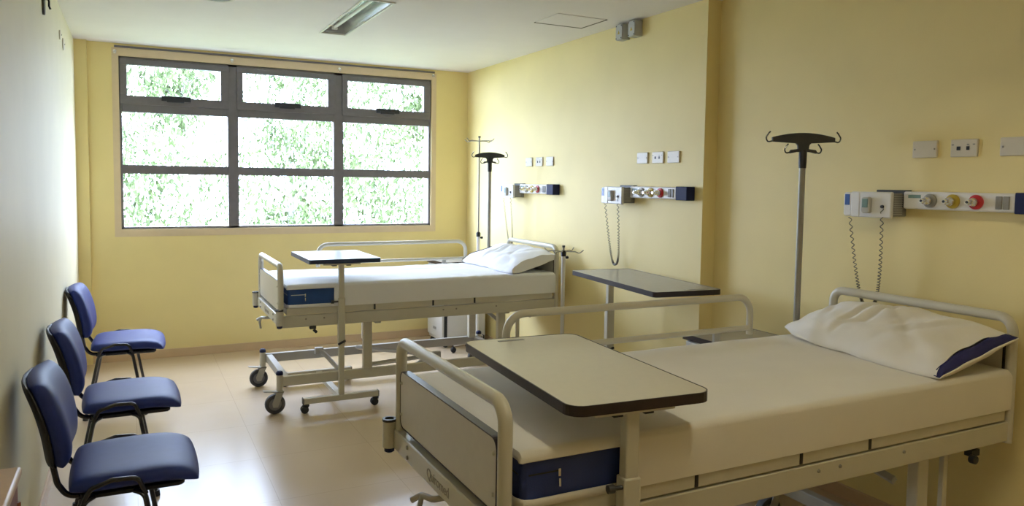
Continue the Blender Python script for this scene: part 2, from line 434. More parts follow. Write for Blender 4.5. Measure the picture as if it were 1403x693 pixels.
def faceplate(xw, y, z, kind, label):
    t = thing('socket_plate' if kind else 'blank_plate', label, 'wall plate', (xw, y, z), 0, 'ivory wall plates above the gas rails')
    boxpart('plate', (-.010, .002, -.0575, .0575, -.037, .037), M['plate'], t, .003)
    if kind:
        for yy, s in ((.022, .008), (-.018, .0065)):
            boxpart('jack', (-.0112, -.009, yy-s, yy+s, -.009, .007), M['blackplastic'], t, 0, smooth=False)
        for yy in (.048, -.018, -.043):
            boxpart('marking', (-.0106, -.009, yy-.005, yy+.005, .012, .017), M['vent'], t, 0, smooth=False)
    else:
        for yy in (-.046, .046): part('screw', lambda b: lathe(b, [(0, -.0122), (.003, -.0118), (.0042, -.0100), (.0042, -.009), (0, -.009)], 'x', (0, yy, 0), 12), M['steel'], t)
    return t
for row, xw, ys_, z in (('far', XR, (5.700, 5.520, 5.342), 1.7215), ('middle', XR, (4.096, 3.932, 3.774), 1.7205), ('near', XN, (2.164, 1.988, 1.782), 1.7195)):
    where = {'far': 'above the far bed', 'middle': 'above the middle gas rail', 'near': 'above the near bed'}[row]
    faceplate(xw, ys_[0], z, 0, f'blank ivory wall plate {where}, left of its socket plate')
    faceplate(xw, ys_[1], z, 1, f'ivory socket plate with two black jacks {where}')
    faceplate(xw, ys_[2], z, 0, f'blank ivory wall plate {where}, right of its socket plate')

def gas_rail(xw, y0, zt, where):
    L = .585
    t = thing('medical_gas_rail', f'white gas rail with three outlets and navy cap, {where}', 'gas rail', (xw, y0, 1.494), 0, 'medical gas rails')
    boxpart('rail_body', (-.060, 0, .105, L, -.0385, .0385), M['whiteplastic'], t, .008, seg=3)
    boxpart('back_channel', (-.030, 0, L, L+.16, -.036, .044), M['greyplastic'], t, .003)
    boxpart('end_cap', (-.064, 0, 0, .106, -.042, .042), M['navyplastic'], t, .004)
    boxpart('sticker', (-.0612, -.0596, L-.085, L-.025, .010, .024), M['teal'], t, 0, smooth=False)
    for yy, ring in ((.455, 'steel'), (.354, 'yellow'), (.256, 'red')):
        r = part('outlet_ring', lambda b: lathe(b, [(0, -.072), (.016, -.072), (.030, -.068), (.030, -.0595), (0, -.0595)], 'x', (0, yy, 0), 24), M[ring], t)
        part('connector', lambda b: lathe(b, [(0, -.125), (.008, -.125), (.009, -.108), (.014, -.106), (.015, -.088), (.018, -.085), (.018, -.070), (0, -.070)], 'x', (0, yy, 0), 18), M['chrome'], r)
        part('bore', lambda b: lathe(b, [(0, -.1262), (.0055, -.1262), (.0055, -.124), (0, -.124)], 'x', (0, yy, 0), 14), M['blackplastic'], r)
    for yy in (.166, .137):
        boxpart('rocker_switch', (-.066, -.058, yy-.0125, yy+.0125, -.026, .026), M['vent'], t, .003)
    return t

def call_box(xw, y0, where, remote=True):
    """y0 = left end of the gas rail; the box sits beyond it"""
    t = thing('nurse_call_box', f'white nurse call box with handset and coiled cord, {where}', 'nurse call box', (xw, y0, 1.470), 0, 'nurse call boxes')
    a, b_ = .020, .232
    boxpart('housing', (-.094, 0, a+.004, b_-.004, -.052, .052), M['vent'], t, .004)
    def grille(b):
        for k in range(9): box(b, -.088, -.034, a+.000, a+.006, -.044+k*.010, -.039+k*.010)
    part('vent_grille', grille, M['greybox'], t, smooth=False)
    boxpart('front_cover', (-.112, -.092, a, b_, -.060, .058), M['whiteplastic'], t, .006, seg=3)
    boxpart('cover_rib', (-.1145, -.110, b_-.048, b_-.030, -.058, .056), M['whiteplastic'], t, .002)
    def hs(b): prism(b, rrect(.116, .160, -.040, .034, .012), -.132, -.111, 'x')
    h = part('handset', hs, M['greybox'], t, .004)
    boxpart('keypad', (-.1335, -.131, .124, .154, -.014, .026), M['teal'], h, .001)
    part('jack_socket', lambda b: lathe(b, [(0, -.120), (.007, -.120), (.008, -.110), (0, -.110)], 'x', (0, .062, -.008), 16), M['blackplastic'], t)
    if remote:
        def rm(b): prism(b, rrect(b_+.002, b_+.046, -.058, .054, .012), -.104, -.066, 'x')
        r = part('remote_control', rm, M['whiteplastic'], t, .005)
        boxpart('remote_screen', (-.106, -.1035, b_+.012, b_+.038, -.006, .045), M['blue'], r, .001)
    # coiled cord: loop from the jack down and back up to the left edge
    p0, p1, depth = Vector((-.115, .062, -.012)), Vector((-.085, b_+.022, -.066)), .44
    path = []
    n = 260
    for k in range(n+1):
        f = k/n; c = p0.lerp(p1, f); s = 1-abs(2*f-1)**3.2
        path.append(Vector((c.x+.04*s, c.y*(1)-.01*s, c.z-depth*s)))
    fr = frames(path); bm = bmesh.new(); hel = []
    for i, p in enumerate(path):
        for q in range(3):
            ii = min(i+1, n); f = q/3; pp = p.lerp(path[ii], f); ph = (i+f)*2*PI/3.2
            hel.append(pp+fr[i][0]*.0062*math.cos(ph)+fr[i][1]*.0062*math.sin(ph))
    tube(bm, hel, .0021, 5)
    obj('coiled_cord', bm, M['cord'], t)
    return t
for y0, xw, w in ((5.185, XR, 'on the wall at the far bed'), (3.570, XR, 'on the middle of the right wall'), (1.635, XN, 'on the wall at the near bed')):
    gas_rail(xw, y0, 1.53, w); call_box(xw, y0+.585, w)

t = thing('wall_bracket', 'dark oval bracket high on the left wall, at the top edge', 'bracket', (XL, 4.63, 2.44))
part('plate', lambda b: prism(b, [(.035*math.cos(a*PI/12), .062*math.sin(a*PI/12)) for a in range(24)], 0, .012, 'x'), M['greyplastic'], t, .003)
part('hook', lambda b: tube(b, fillet([(.006, 0, .02), (.030, 0, .02), (.030, 0, -.015), (.036, 0, -.030)], .01), .005, 8), M['blackmetal'], t)
for y, z, r, lab in ((5.65, 2.446, .030, 'small round cover plate high on the left wall, nearer of two'), (5.90, 2.425, .040, 'larger round cover plate high on the left wall, nearer the window')):
    t = thing('cover_plate', lab, 'cover plate', (XL, y, z), 0, 'round cover plates high on the left wall')
    part('disc', lambda b: lathe(b, [(0, -.002), (r, -.002), (r, .006), (r*.8, .011), (0, .012)], 'x'), M['plate'], t)
    part('screw', lambda b: lathe(b, [(0, .011), (.005, .011), (.004, .0145), (0, .015)], 'x', n=12), M['steel'], t)

# ------------------------------------------------------------------ beds
def caster(parent, x, y, r=.066, out=-1, pedal=True):
    c = part('caster', lambda b: cyl(b, (x, y, .145), (x, y, .262), .021, 18), M['cream'], parent)
    part('caster_cap', lambda b: lathe(b, [(0, .284), (.015, .283), (.023, .274), (.023, .258), (0, .258)], 'z', (x, y, 0), 20), M['navyplastic'], c)
    def fork(b):
        for s in (-1, 1):
            prism(b, [(x-.022, .150), (x+.024, .150), (x-.015, .048), (x-.045, .048), (x-.052, .075)], y+s*.026-.003, y+s*.026+.003, 'y')
        box(b, x-.026, x+.024, y-.029, y+.029, .143, .152)
    part('fork', fork, M['creamdark'], c, .001)
    xc = x-.030
    part('wheel', lambda b: lathe(b, [(r*.62, -.018), (r*.82, -.021), (r*.97, -.016), (r, 0), (r*.97, .016), (r*.82, .021), (r*.62, .018), (r*.62, -.018)], 'y', (xc, y, r), 32), M['tyre'], c)
    part('wheel_hub', lambda b: lathe(b, [(0, -.019), (.012, -.021), (.016, -.015), (r*.63, -.013), (r*.63, .013), (.016, .015), (.012, .021), (0, .019)], 'y', (xc, y, r), 28), M['hub'], c)
    if pedal: part('brake_pedal', lambda b: box(b, x-.105, x-.02, y-.020, y+.020, .140, .147, Matrix.Rotation(.14, 3, 'Y'), (x, y, .143)), M['creamdark'], c, .003)

def lettering(text, size, material, parent, place):
    cu = bpy.data.curves.new('lettering', 'FONT'); cu.body = text; cu.size = size; cu.extrude = .0006; cu.align_x = 'CENTER'; cu.space_character = .95
    tmp = bpy.data.objects.new('tmp', cu); COL.objects.link(tmp)
    dg = bpy.context.evaluated_depsgraph_get(); me = bpy.data.meshes.new_from_object(tmp.evaluated_get(dg))
    bpy.data.objects.remove(tmp); bpy.data.curves.remove(cu)
    me.name = 'lettering'; me.transform(place); me.materials.clear(); me.materials.append(material)
    o = bpy.data.objects.new('lettering', me); COL.objects.link(o); o.parent = parent
    return o

def make_bed(X0, Yc, L, label, near):
    t = thing('hospital_bed', label, 'hospital bed', (X0, Yc, 0), 0, 'cream steel hospital beds')
    w = .415; C_, D_ = M['cream'], M['creamdark']
    # foot end
    tubepart('footboard_frame', fillet([(0, -w, .60), (0, -w, .985), (0, w, .985), (0, w, .60)], .055), .0195, C_, t, 14)
    p = part('footboard_panel', lambda b: prism(b, rrect(-w+.026, w-.026, .690, .885, .030), -.012, .012, 'x'), M['panel'], t, .002)
    def etrim(b):
        o_ = rrect(-w+.0225, w-.0225, .6865, .8885, .033); i_ = rrect(-w+.0265, w-.0265, .6905, .8845, .0295)
        n = len(o_)
        for k in range(n):
            k2 = (k+1) % n
            for d0, d1 in ((-.013, .013),):
                v = [b.verts.new((d, *q)) for d in (d0, d1) for q in (o_[k], o_[k2], i_[k2], i_[k])]
                for f in ((0, 1, 5, 4), (2, 3, 7, 6), (0, 3, 2, 1), (4, 5, 6, 7)): b.faces.new([v[i] for i in f])
    part('edge_strip', etrim, M['edgeblue'] if not near else M['edge'], p, smooth=False)
    for sy in (-1, 1):
        for zz in (.735, .845): part('rivet', lambda b: lathe(b, [(0, -.018), (.005, -.0165), (.0065, -.012), (0, -.012)], 'x', (0, sy*(w-.042), zz), 12), C_, p)
    cb = boxpart('foot_crossbeam', (-.024, .012, -w-.012, w+.012, .596, .668), C_, t, .005)
    for sy in (-1, 1):
        for zz in (.615, .650): part('bolt', lambda b: lathe(b, [(0, -.030), (.006, -.029), (.008, -.024), (0, -.024)], 'x', (0, sy*.275, zz), 12), M['steel'], cb)
    Rm = Matrix(((0, 0, -1, -.0246), (-1, 0, 0, -.005), (0, 1, 0, .618), (0, 0, 0, 1)))
    lettering('Quiromed', .046, M['logo'], cb, Rm)
    # head end
    tubepart('headboard_frame', fillet([(L, -w, .57), (L, -w, 1.055), (L, w, 1.055), (L, w, .57)], .055), .0195, C_, t, 14)
    hp = part('headboard_panel', lambda b: prism(b, rrect(-w+.026, w-.026, .690, .972, .030), L-.012, L+.012, 'x'), M['panel'], t, .002)
    def etrim2(b):
        o_ = rrect(-w+.0225, w-.0225, .6865, .9755, .033); i_ = rrect(-w+.0265, w-.0265, .6905, .9715, .0295); n = len(o_)
        for k in range(n):
            k2 = (k+1) % n; v = [b.verts.new((d, *q)) for d in (L-.013, L+.013) for q in (o_[k], o_[k2], i_[k2], i_[k])]
            for f in ((0, 1, 5, 4), (2, 3, 7, 6), (0, 3, 2, 1), (4, 5, 6, 7)): b.faces.new([v[i] for i in f])
    part('edge_strip', etrim2, M['edge'], hp, smooth=False)
    boxpart('head_crossbeam', (L-.014, L+.02, -w-.012, w+.012, .59, .668), C_, t, .005)
    # pole sockets at the corners
    for x, y in ((-.034, w+.030), (-.012, -w-.028), (L-.150, w+.085)):
        s = part('pole_socket', lambda b: lathe(b, [(.0165, .695), (.024, .695), (.024, .600), (0, .600), (0, .62), (.0165, .62), (.0165, .695)], 'z', (x, y, 0), 20), C_, t)
        part('socket_plug', lambda b: lathe(b, [(0, .600), (.018, .600), (.018, .585), (.010, .580), (0, .580)], 'z', (x, y, 0), 18), M['navyplastic'], s)
        part('socket_rim', lambda b: lathe(b, [(.0165, .694), (.0255, .694), (.0255, .703), (.0165, .703), (.0165, .694)], 'z', (x, y, 0), 20), M['greyplastic'], s)
    boxpart('socket_bracket', (L-.175, L-.125, w-.01, w+.062, .61, .65), C_, t, .003)
    # side beams and deck
    for sy in (-1, 1):
        sb = boxpart('side_beam', (.012, L-.010, sy*.408-.018, sy*.408+.018, .578, .655), C_, t, .004)
        for xx in (.16, .28, 1.13, 1.23, 1.55): part('bolt', lambda b: lathe(b, [(0, -.006), (.005, -.005), (.0065, 0), (0, 0)], 'y', (xx, -.426 if sy < 0 else .432, .630), 12), M['steel'], sb)
    g = [.03, .625, 1.052, 1.375, L-.03]
    for a, b_ in zip(g, g[1:]):
        boxpart('deck_panel', (a+.006, b_-.006, -.425, .425, .661, .706), C_, t, .004)
    for b_ in g[1:-1]: boxpart('deck_gap_shade', (b_-.0058, b_+.0058, -.4255, .4255, .664, .704), M['blackplastic'], t, 0, smooth=False)  # black fillers standing for the shade in the gaps between deck panels
    # side rail on the far side
    y = .452
    sr = tubepart('side_rail', fillet([(.43, y, .885), (.43, y, 1.043), (1.675, y, 1.043), (1.675, y, .885)], .085, 9), .0155, C_, t, 12)
    part('lower_bar', lambda b: (tube(b, [(.43, y, .900), (1.675, y, .900)], .0125, 12), cyl(b, (.43, y, .87), (.43, y, .90), .0155, 12), cyl(b, (1.675, y, .87), (1.675, y, .90), .0155, 12)), C_, sr)
    for xx in (.62, 1.48): part('rail_post', lambda b: box(b, xx-.016, xx+.016, y-.006, y+.010, .60, .895), D_, sr, .003)
    # under frame
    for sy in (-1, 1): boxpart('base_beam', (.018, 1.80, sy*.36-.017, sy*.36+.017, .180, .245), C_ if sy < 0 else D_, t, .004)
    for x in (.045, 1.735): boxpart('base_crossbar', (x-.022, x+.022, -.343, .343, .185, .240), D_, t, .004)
    for sy in (-1, 1):
        part('beam_cap', lambda b: box(b, 1.800, 1.812, sy*.36-.018, sy*.36+.018, .178, .247), M['blackplastic'], t, .002)
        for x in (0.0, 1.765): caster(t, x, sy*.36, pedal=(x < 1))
    for x, y_, ext in ((.595, -.345, 1), (L-.445, -.360, 1), (.780, .345, 0), (1.690, .345, 1)):
        lc = part('lift_column', lambda b: box(b, x-.030, x+.030, y_-.022, y_+.022, .236 if ext else .30, .585), C_, t, .004)
        part('column_cap', lambda b: box(b, x-.026, x+.026, y_-.024, y_+.024, .262, .278) if ext else box(b, x-.028, x+.028, y_-.02, y_+.02, .28, .302), M['blackplastic'] if not ext else C_, lc, .002)
    boxpart('guide_post', (L-.318, L-.292, -.375, -.355, .24, .585), C_, t, .003)
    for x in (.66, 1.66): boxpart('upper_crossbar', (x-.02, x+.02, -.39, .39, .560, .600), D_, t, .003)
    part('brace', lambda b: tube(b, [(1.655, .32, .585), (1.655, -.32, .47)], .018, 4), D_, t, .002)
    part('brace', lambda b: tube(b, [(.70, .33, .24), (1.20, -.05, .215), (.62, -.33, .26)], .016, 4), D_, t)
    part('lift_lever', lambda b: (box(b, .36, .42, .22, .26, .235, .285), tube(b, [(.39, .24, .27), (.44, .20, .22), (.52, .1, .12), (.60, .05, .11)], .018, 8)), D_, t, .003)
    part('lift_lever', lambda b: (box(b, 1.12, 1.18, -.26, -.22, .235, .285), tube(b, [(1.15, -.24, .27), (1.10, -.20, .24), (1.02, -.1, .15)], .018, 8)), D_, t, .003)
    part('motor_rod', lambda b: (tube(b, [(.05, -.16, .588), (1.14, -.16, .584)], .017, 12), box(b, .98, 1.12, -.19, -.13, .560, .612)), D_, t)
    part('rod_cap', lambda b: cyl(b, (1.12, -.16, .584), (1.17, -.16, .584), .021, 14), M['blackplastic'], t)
    cr = part('crank_handle', lambda b: tube(b, fillet([(.02, .0, .580), (-.035, .0, .580), (-.050, .065, .572), (-.075, .085, .552)], .012), .010, 10), D_, t)
    part('grip', lambda b: tube(b, fillet([(-.052, .055, .572), (-.066, .040, .545), (-.060, .030, .500)], .012), .008, 10), D_, cr)
    for xx in (.21,):
        part('release_knob', lambda b: (box(b, xx-.025, xx+.015, -.435, -.40, .560, .582), cyl(b, (xx, -.425, .556), (xx+.02, -.425, .535), .010, 10)), M['blackplastic'], t, .002)
    part('release_knob', lambda b: (box(b, L-.225, L-.175, -.42, -.39, .545, .570), lathe(b, [(0, -.45), (.016, -.447), (.016, -.425), (.006, -.42), (0, -.42)], 'y', (L-.24, 0, .545), 14)), M['blackplastic'], t, .002)
    return t

def make_mattress(X0, Yc, L, near):
    z0, z1 = .7075, .850
    which = 'near' if near else 'far'
    m = thing('mattress', f'navy vinyl mattress showing at the foot corner of the {which} bed' if near else 'blue vinyl mattress showing at the foot corner of the far bed', 'mattress', (X0, Yc, 0), 0, 'mattresses')
    x0, x1, hw = .045, L-.022, .424
    boxpart('mattress_body', (x0, x1, -hw, hw, z0, z1-.002), M['navy'] if near else M['royal'], m, .016, seg=4)
    zp = thing_part = part('zip_slider', lambda b: (box(b, .152, .160, -hw-.0055, -hw+.001, .776, .798), cyl(b, (.156, -hw-.005, .772), (.156, -hw-.007, .750), .004, 8)), M['chrome'], m, .002)
    part('zip_line', lambda b: (box(b, .065, .155, -hw-.0014, -hw, .789, .793), box(b, x0-.0014, x0, -hw+.02, hw-.02, .789, .793)), M['blackplastic'] if near else M['topwhite'], m, smooth=False)
    # fitted sheet
    bm = bmesh.new(); e = .0055; W = hw+e; zt = z1+e; zb = z0-.001; r = .017
    def prof(zlow, tuck):
        pts = []
        if tuck: pts += [(-W+.012, zb)]
        nn = 8 if zlow < .8 else 3
        lo = zlow
        for k in range(nn+1): pts.append((-W, lo+(zt-r-lo)*k/nn) if zt-r > lo else (-W, lo))
        for k in range(1, 6): a = PI-PI/2*k/6; pts.append((-W+r+r*math.cos(a), zt-r+r*math.sin(a)))
        for k in range(0, 29): pts.append((-W+r+(2*W-2*r)*k/28, zt))
        for k in range(1, 6): a = PI/2-PI/2*k/6; pts.append((W-r+r*math.cos(a), zt-r+r*math.sin(a)))
        for k in range(nn+1): pts.append((W, zt-r-(zt-r-lo)*k/nn) if zt-r > lo else (W, lo))
        if tuck: pts += [(W-.012, zb)]
        return pts
    def wr(p):
        top = p.z > zt-.01
        amp = .0026 if near else .0038
        n1 = noise.noise(Vector((p.x*5, p.y*9, p.z*14)))*amp
        fold = 0
        if not near:   # creases near the pillow
            f = math.exp(-((p.x-1.55)/.38)**2)
            fold = f*.006*math.sin(p.x*30+9*p.y+3*noise.noise(Vector((p.x*4, p.y*6, 1))))
        if top: return p+Vector((0, 0, n1+abs(fold)))
        s = -1 if p.y < 0 else 1
        return p+Vector((0, s*abs(n1), 0))
    def sweep(P, xs_, cap=False):
        rows = []
        for x, dz in xs_: rows.append([bm.verts.new(wr(Vector((x, y, max(z-dz, zt-.027) if dz and z > zt-.05 else z)))) for y, z in P])
        for A, B in zip(rows, rows[1:]):
            for k in range(len(A)-1): bm.faces.new((A[k], B[k], B[k+1], A[k+1]))
        return rows
    xc = .345
    n = 60
    rows = sweep(prof(zb, True), [(xc+(x1+e-.012-xc)*k/n, 0) for k in range(n+1)]+[(x1+e, .010)])
    bm.faces.new(rows[-1])
    P = prof(zt-.026, False)
    top = [(xc-(xc-x0-.006)*k/12, 0) for k in range(13)]
    rows = sweep(P, top+[(x0-.003, .003), (x0-e, .012), (x0-e-.001, .022)])
    # narrow strip of sheet along the bottom edge of the exposed corner
    zs = [zb, zb+.010, zb+.022]
    path = [(xc, -W), (x0+.03, -W), (x0+.008, -W+.006), (x0-e, -W+.03), (x0-e, W-.03), (x0+.008, W-.006), (x0+.03, W), (xc, W)]
    pr_ = [[bm.verts.new((x, y, z)) for z in zs] for x, y in path]
    for A, B in zip(pr_, pr_[1:]):
        for k in range(2): bm.faces.new((A[k], B[k], B[k+1], A[k+1]))
    bmesh.ops.remove_doubles(bm, verts=bm.verts[:], dist=2e-4)
    s = obj('fitted_sheet', bm, M['sheet'] if near else M['sheet2'], None)
    s.location = (X0, Yc, 0)
    so = s.modifiers.new('solid', 'SOLIDIFY'); so.thickness = .0035; so.offset = 1
    tag(s, f'white fitted sheet stretched over the {which} bed mattress, its foot corner open', 'bed sheet', 'white fitted sheets')
    return m

def make_pillow(loc, rotz, tilt, label, near, navy_side=-1):
    t = thing('pillow', label, 'pillow', loc, rotz, 'pillows')
    Wd, Ln, Th = .44, .82, .175
    N, Mn = 90, 56
    rnd = random.Random(3 if near else 5)
    def rad(v):            # half width / half thickness along the length v in [-1,1]
        return
    bm = bmesh.new(); ring = []
    R = Matrix.Rotation(tilt, 3, 'Y')
    def pt(v, th):
        s = navy_side
        vv = v*s                      # vv = +1 at the open end
        if vv > 0: hx = Wd/2*(1-.05*vv**4); hz = Th/2*(1-.52*vv**3)
        else:
            q = abs(vv); hx = Wd/2*(1-(.38*q**2.6 if near else .10*q**6)); hz = Th/2*(max(.05, (1-q**2.6))**.75 if near else 1-.42*q**4)
        c, sn = math.cos(th), math.sin(th)
        ex = .72
        x = hx*math.copysign(abs(c)**ex, c); z = hz*math.copysign(abs(sn)**1.0, sn)
        z *= (1-.25*(x/(Wd/2))**4)
        y = v*Ln/2 + .02*(x/(Wd/2))**2*v*1.4
        p = Vector((x, y, z))
        # soft creases running from the middle outward
        cr = .012*math.sin(13*x+6*y+2.5*noise.noise(Vector((x*5, y*4, z*3))))*math.exp(-((y+.03)/.16)**2)
        cr += .016*noise.noise(Vector((x*7+3, y*6, z*7)))+.009*noise.noise(Vector((x*15, y*9+2, z*15)))
        for (a_, b_, off, wd, dp) in ((.9, .35, .02, .016, .016), (.55, -.8, -.06, .014, .014), (.95, -.12, .10, .018, .013), (.8, .6, -.16, .015, .012), (.7, -.6, .19, .014, .011)):
            dd = a_*y+b_*x*.9-off+.025*noise.noise(Vector((x*8, y*8, off*50)))
            along = max(0, 1-abs(x-.02)/.21)
            cr -= dp*math.exp(-(dd/wd)**2)*along-.5*dp*math.exp(-((dd-.03)/.018)**2)*along
        n_ = Vector((c*.3, 0, sn)).normalized()
        p += n_*cr
        if p.z < 0: p.z *= .62
        return R @ p
    for i in range(N+1):
        v = -1+2*i/N
        ring.append([bm.verts.new(pt(v, 2*PI*k/Mn)) for k in range(Mn)])
    for A, B in zip(ring, ring[1:]):
        for k in range(Mn): bm.faces.new((A[k], A[(k+1) % Mn], B[(k+1) % Mn], B[k]))
    closed = ring[0] if navy_side > 0 else ring[-1]
    openr = ring[-1] if navy_side > 0 else ring[0]
    bm.faces.new(closed)
    lens = [v.co.copy() for v in openr]
    o = obj('pillow_case', bm, M['sheet'] if near else M['sheet2'], t, angle=70)
    # what shows in the open end: navy pillow above, a white flap folded up below
    cen = sum(lens, Vector())/len(lens)
    up = R @ Vector((0, 0, 1)); dirx = R @ Vector((1, 0, 0))
    def half(name, frac0, frac1, material, push):
        b = bmesh.new(); xs_ = [dirx.dot(p-cen) for p in lens]; xa, xb = min(xs_), max(xs_)
        cols = []
        K = 24
        for k in range(K+1):
            xx = xa+(xb-xa)*(k+.02)/(K+.04)
            # upper and lower z on the rim at xx
            zu = zl = 0
            best_u = best_l = 9
            for idx in range(len(lens)):
                p, q = lens[idx]-cen, lens[(idx+1) % len(lens)]-cen
                px, qx = dirx.dot(p), dirx.dot(q)
                if (px-xx)*(qx-xx) <= 0 and abs(px-qx) > 1e-9:
                    f = (xx-px)/(qx-px); z = up.dot(p)*(1-f)+up.dot(q)*f
                    if idx < len(lens)/2: zu = z
                    else: zl = z
            lo, hi = zl+(zu-zl)*frac0, zl+(zu-zl)*frac1
            col = []
            for j in range(5):
                zz = lo+(hi-lo)*j/4; bul = push*math.sin(PI*min(1, max(0, (zz-zl)/(max(zu-zl, 1e-4)))))
                col.append(b.verts.new(cen+dirx*xx+up*zz+Vector((0, navy_side*bul, 0))))
            cols.append(col)
        for A, B in zip(cols, cols[1:]):
            for j in range(4): b.faces.new((A[j], B[j], B[j+1], A[j+1]))
        oo = obj(name, b, material, t)
        sd = oo.modifiers.new('solid', 'SOLIDIFY'); sd.thickness = .004; sd.offset = 0
        return oo
    half('pillow_end', .42, 1.02, M['navycloth'], .022)
    half('case_flap', -.02, .50, M['sheet'] if near else M['sheet2'], .026)
    return t

BED1 = (.840, 2.10, 2.175); BED2 = (.848, 5.415, 2.065)
make_bed(*BED1, 'cream steel hospital bed in the foreground, nearest the camera', True)
make_bed(*BED2, 'cream steel hospital bed below the window, farther from the camera', False)
make_mattress(*BED1, True); make_mattress(*BED2, False)
make_pillow((2.815, 2.105, .930), math.radians(-5), math.radians(-17), 'white pillow with navy end at the head of the near bed', True, -1)
make_pillow((2.705, 5.42, .930), math.radians(2), math.radians(-15), 'white pillow at the head of the far bed', False, 1)

# ------------------------------------------------------------------ chairs
def make_chair(label):
    t = thing('visitor_chair', label, 'chair', (0, 0, 0), 0, 'navy visitor chairs along the left wall')
    bm = bmesh.new()
    def sb(p, u, v, s):
        p.z += .010*v*v - .030*max(0, u)**3 + .004*u
        return p + Vector((-.005, 0, .440))
    cushion(bm, .445, .475, .085, k=.22, n=7, m=2.6, bend=sb, flat_bottom=.55)
    st = obj('seat', bm, M['chair'], t)
    bm = bmesh.new()
    R = Matrix.Rotation(math.radians(-13), 3, 'Y')
    def bb(p, u, v, s):      # local: x=height, y=width, z=thickness (front = +z)
        hgt, wid, th = p.x, p.y, p.z
        wid *= 1-.10*max(0, -u)**1.5
        q = Vector((th+.028*(v*v)-.018*u*u, wid, hgt))
        return R @ q + Vector((-.280, 0, .672))
    cushion(bm, .345, .445, .100, k=.30, n=5, m=2.3, bend=bb, flat_bottom=.7)
    bk = obj('backrest', bm, M['chair'], t)
    bm = bmesh.new()
    def bs(p, u, v, s):
        hgt, wid, th = p.x, p.y, p.z
        wid *= 1-.10*max(0, -u)**1.5
        return R @ Vector((th+.028*(v*v)-.018*u*u-.030, wid, hgt)) + Vector((-.280, 0, .672))
    cushion(bm, .330, .425, .030, k=.30, n=6, m=2.3, bend=bs)
    part_shell = obj('back_shell', bm, M['blackplastic'], bk)
    part('seat_pan', lambda b: prism(b, rrect(-.185, .160, -.200, .200, .03), .398, .414, 'z'), M['blackplastic'], st, .004)
    bmf = bmesh.new()
    for sy in (-1, 1): tube(bmf, [(-.19, sy*.17, .402), (.15, sy*.17, .402)], .012, 10)
    for x in (-.165, .012): tube(bmf, [(x, -.225, .408), (x, .225, .408)], .011, 10)
    obj('seat_frame', bmf, M['blackmetal'], t)
    for sy in (-1, 1):
        y = sy*.235
        tubepart('leg', fillet([(-.010, y-.02*sy, .412), (.023, y, .402), (.090, y+.006*sy, .006)], .03), .0092, M['blackmetal'], t, 10, sy=1.35)
        tubepart('leg', fillet([(-.140, y-.02*sy, .412), (-.172, y, .402), (-.252, y+.006*sy, .006)], .03), .0092, M['blackmetal'], t, 10, sy=1.35)
        tubepart('side_bar', fillet([(-.172, y, .402), (-.150, y+.012*sy, .452), (-.08, y+.014*sy, .474), (.000, y+.012*sy, .470), (.027, y, .402)], .030), .0085, M['blackmetal'], t, 10)
        tubepart('back_bracket', fillet([(-.10, sy*.165, .402), (-.225, sy*.165, .408), (-.255, sy*.165, .46), (-.282, sy*.150, .60)], .05), .0105, M['blackmetal'], t, 10)
        for x in (.089, -.251):
            part('leg_foot', lambda b: cyl(b, (x, y+.006*sy, 0), (x+(.003 if x < 0 else -.003), y+.006*sy, .028), .017, 12), M['blackplastic'], t)
    return t
c1 = make_chair('navy visitor chair nearest the camera, by the left wall')
c1.location = (0, 3.21, 0)
dup(c1, (-.012, 4.205, 0), math.radians(1), 'navy visitor chair in the middle of the row of three')
dup(c1, (-.030, 5.63, 0), math.radians(-2), 'navy visitor chair farthest from the camera, nearest the window')

# ------------------------------------------------------------------ over-bed tables
def twin_caster(parent, x, y, s=1.0):
    c = part('caster', lambda b: (cyl(b, (x, y, .040), (x, y, .062), .008, 10), lathe(b, [(0, -.006), (.022*s, -.006), (.024*s, .006), (0, .006)], 'z', (x, y, .048), 16)), M['blackplastic'], parent)
    def wh(b):
        for d in (-1, 1): lathe(b, [(0, -.009), (.020, -.009), (.025, -.005), (.025, .005), (.020, .009), (0, .009)], 'y', (x-.008, y+d*.013, .025), 20)
    part('wheel', wh, M['blackplastic'], c)

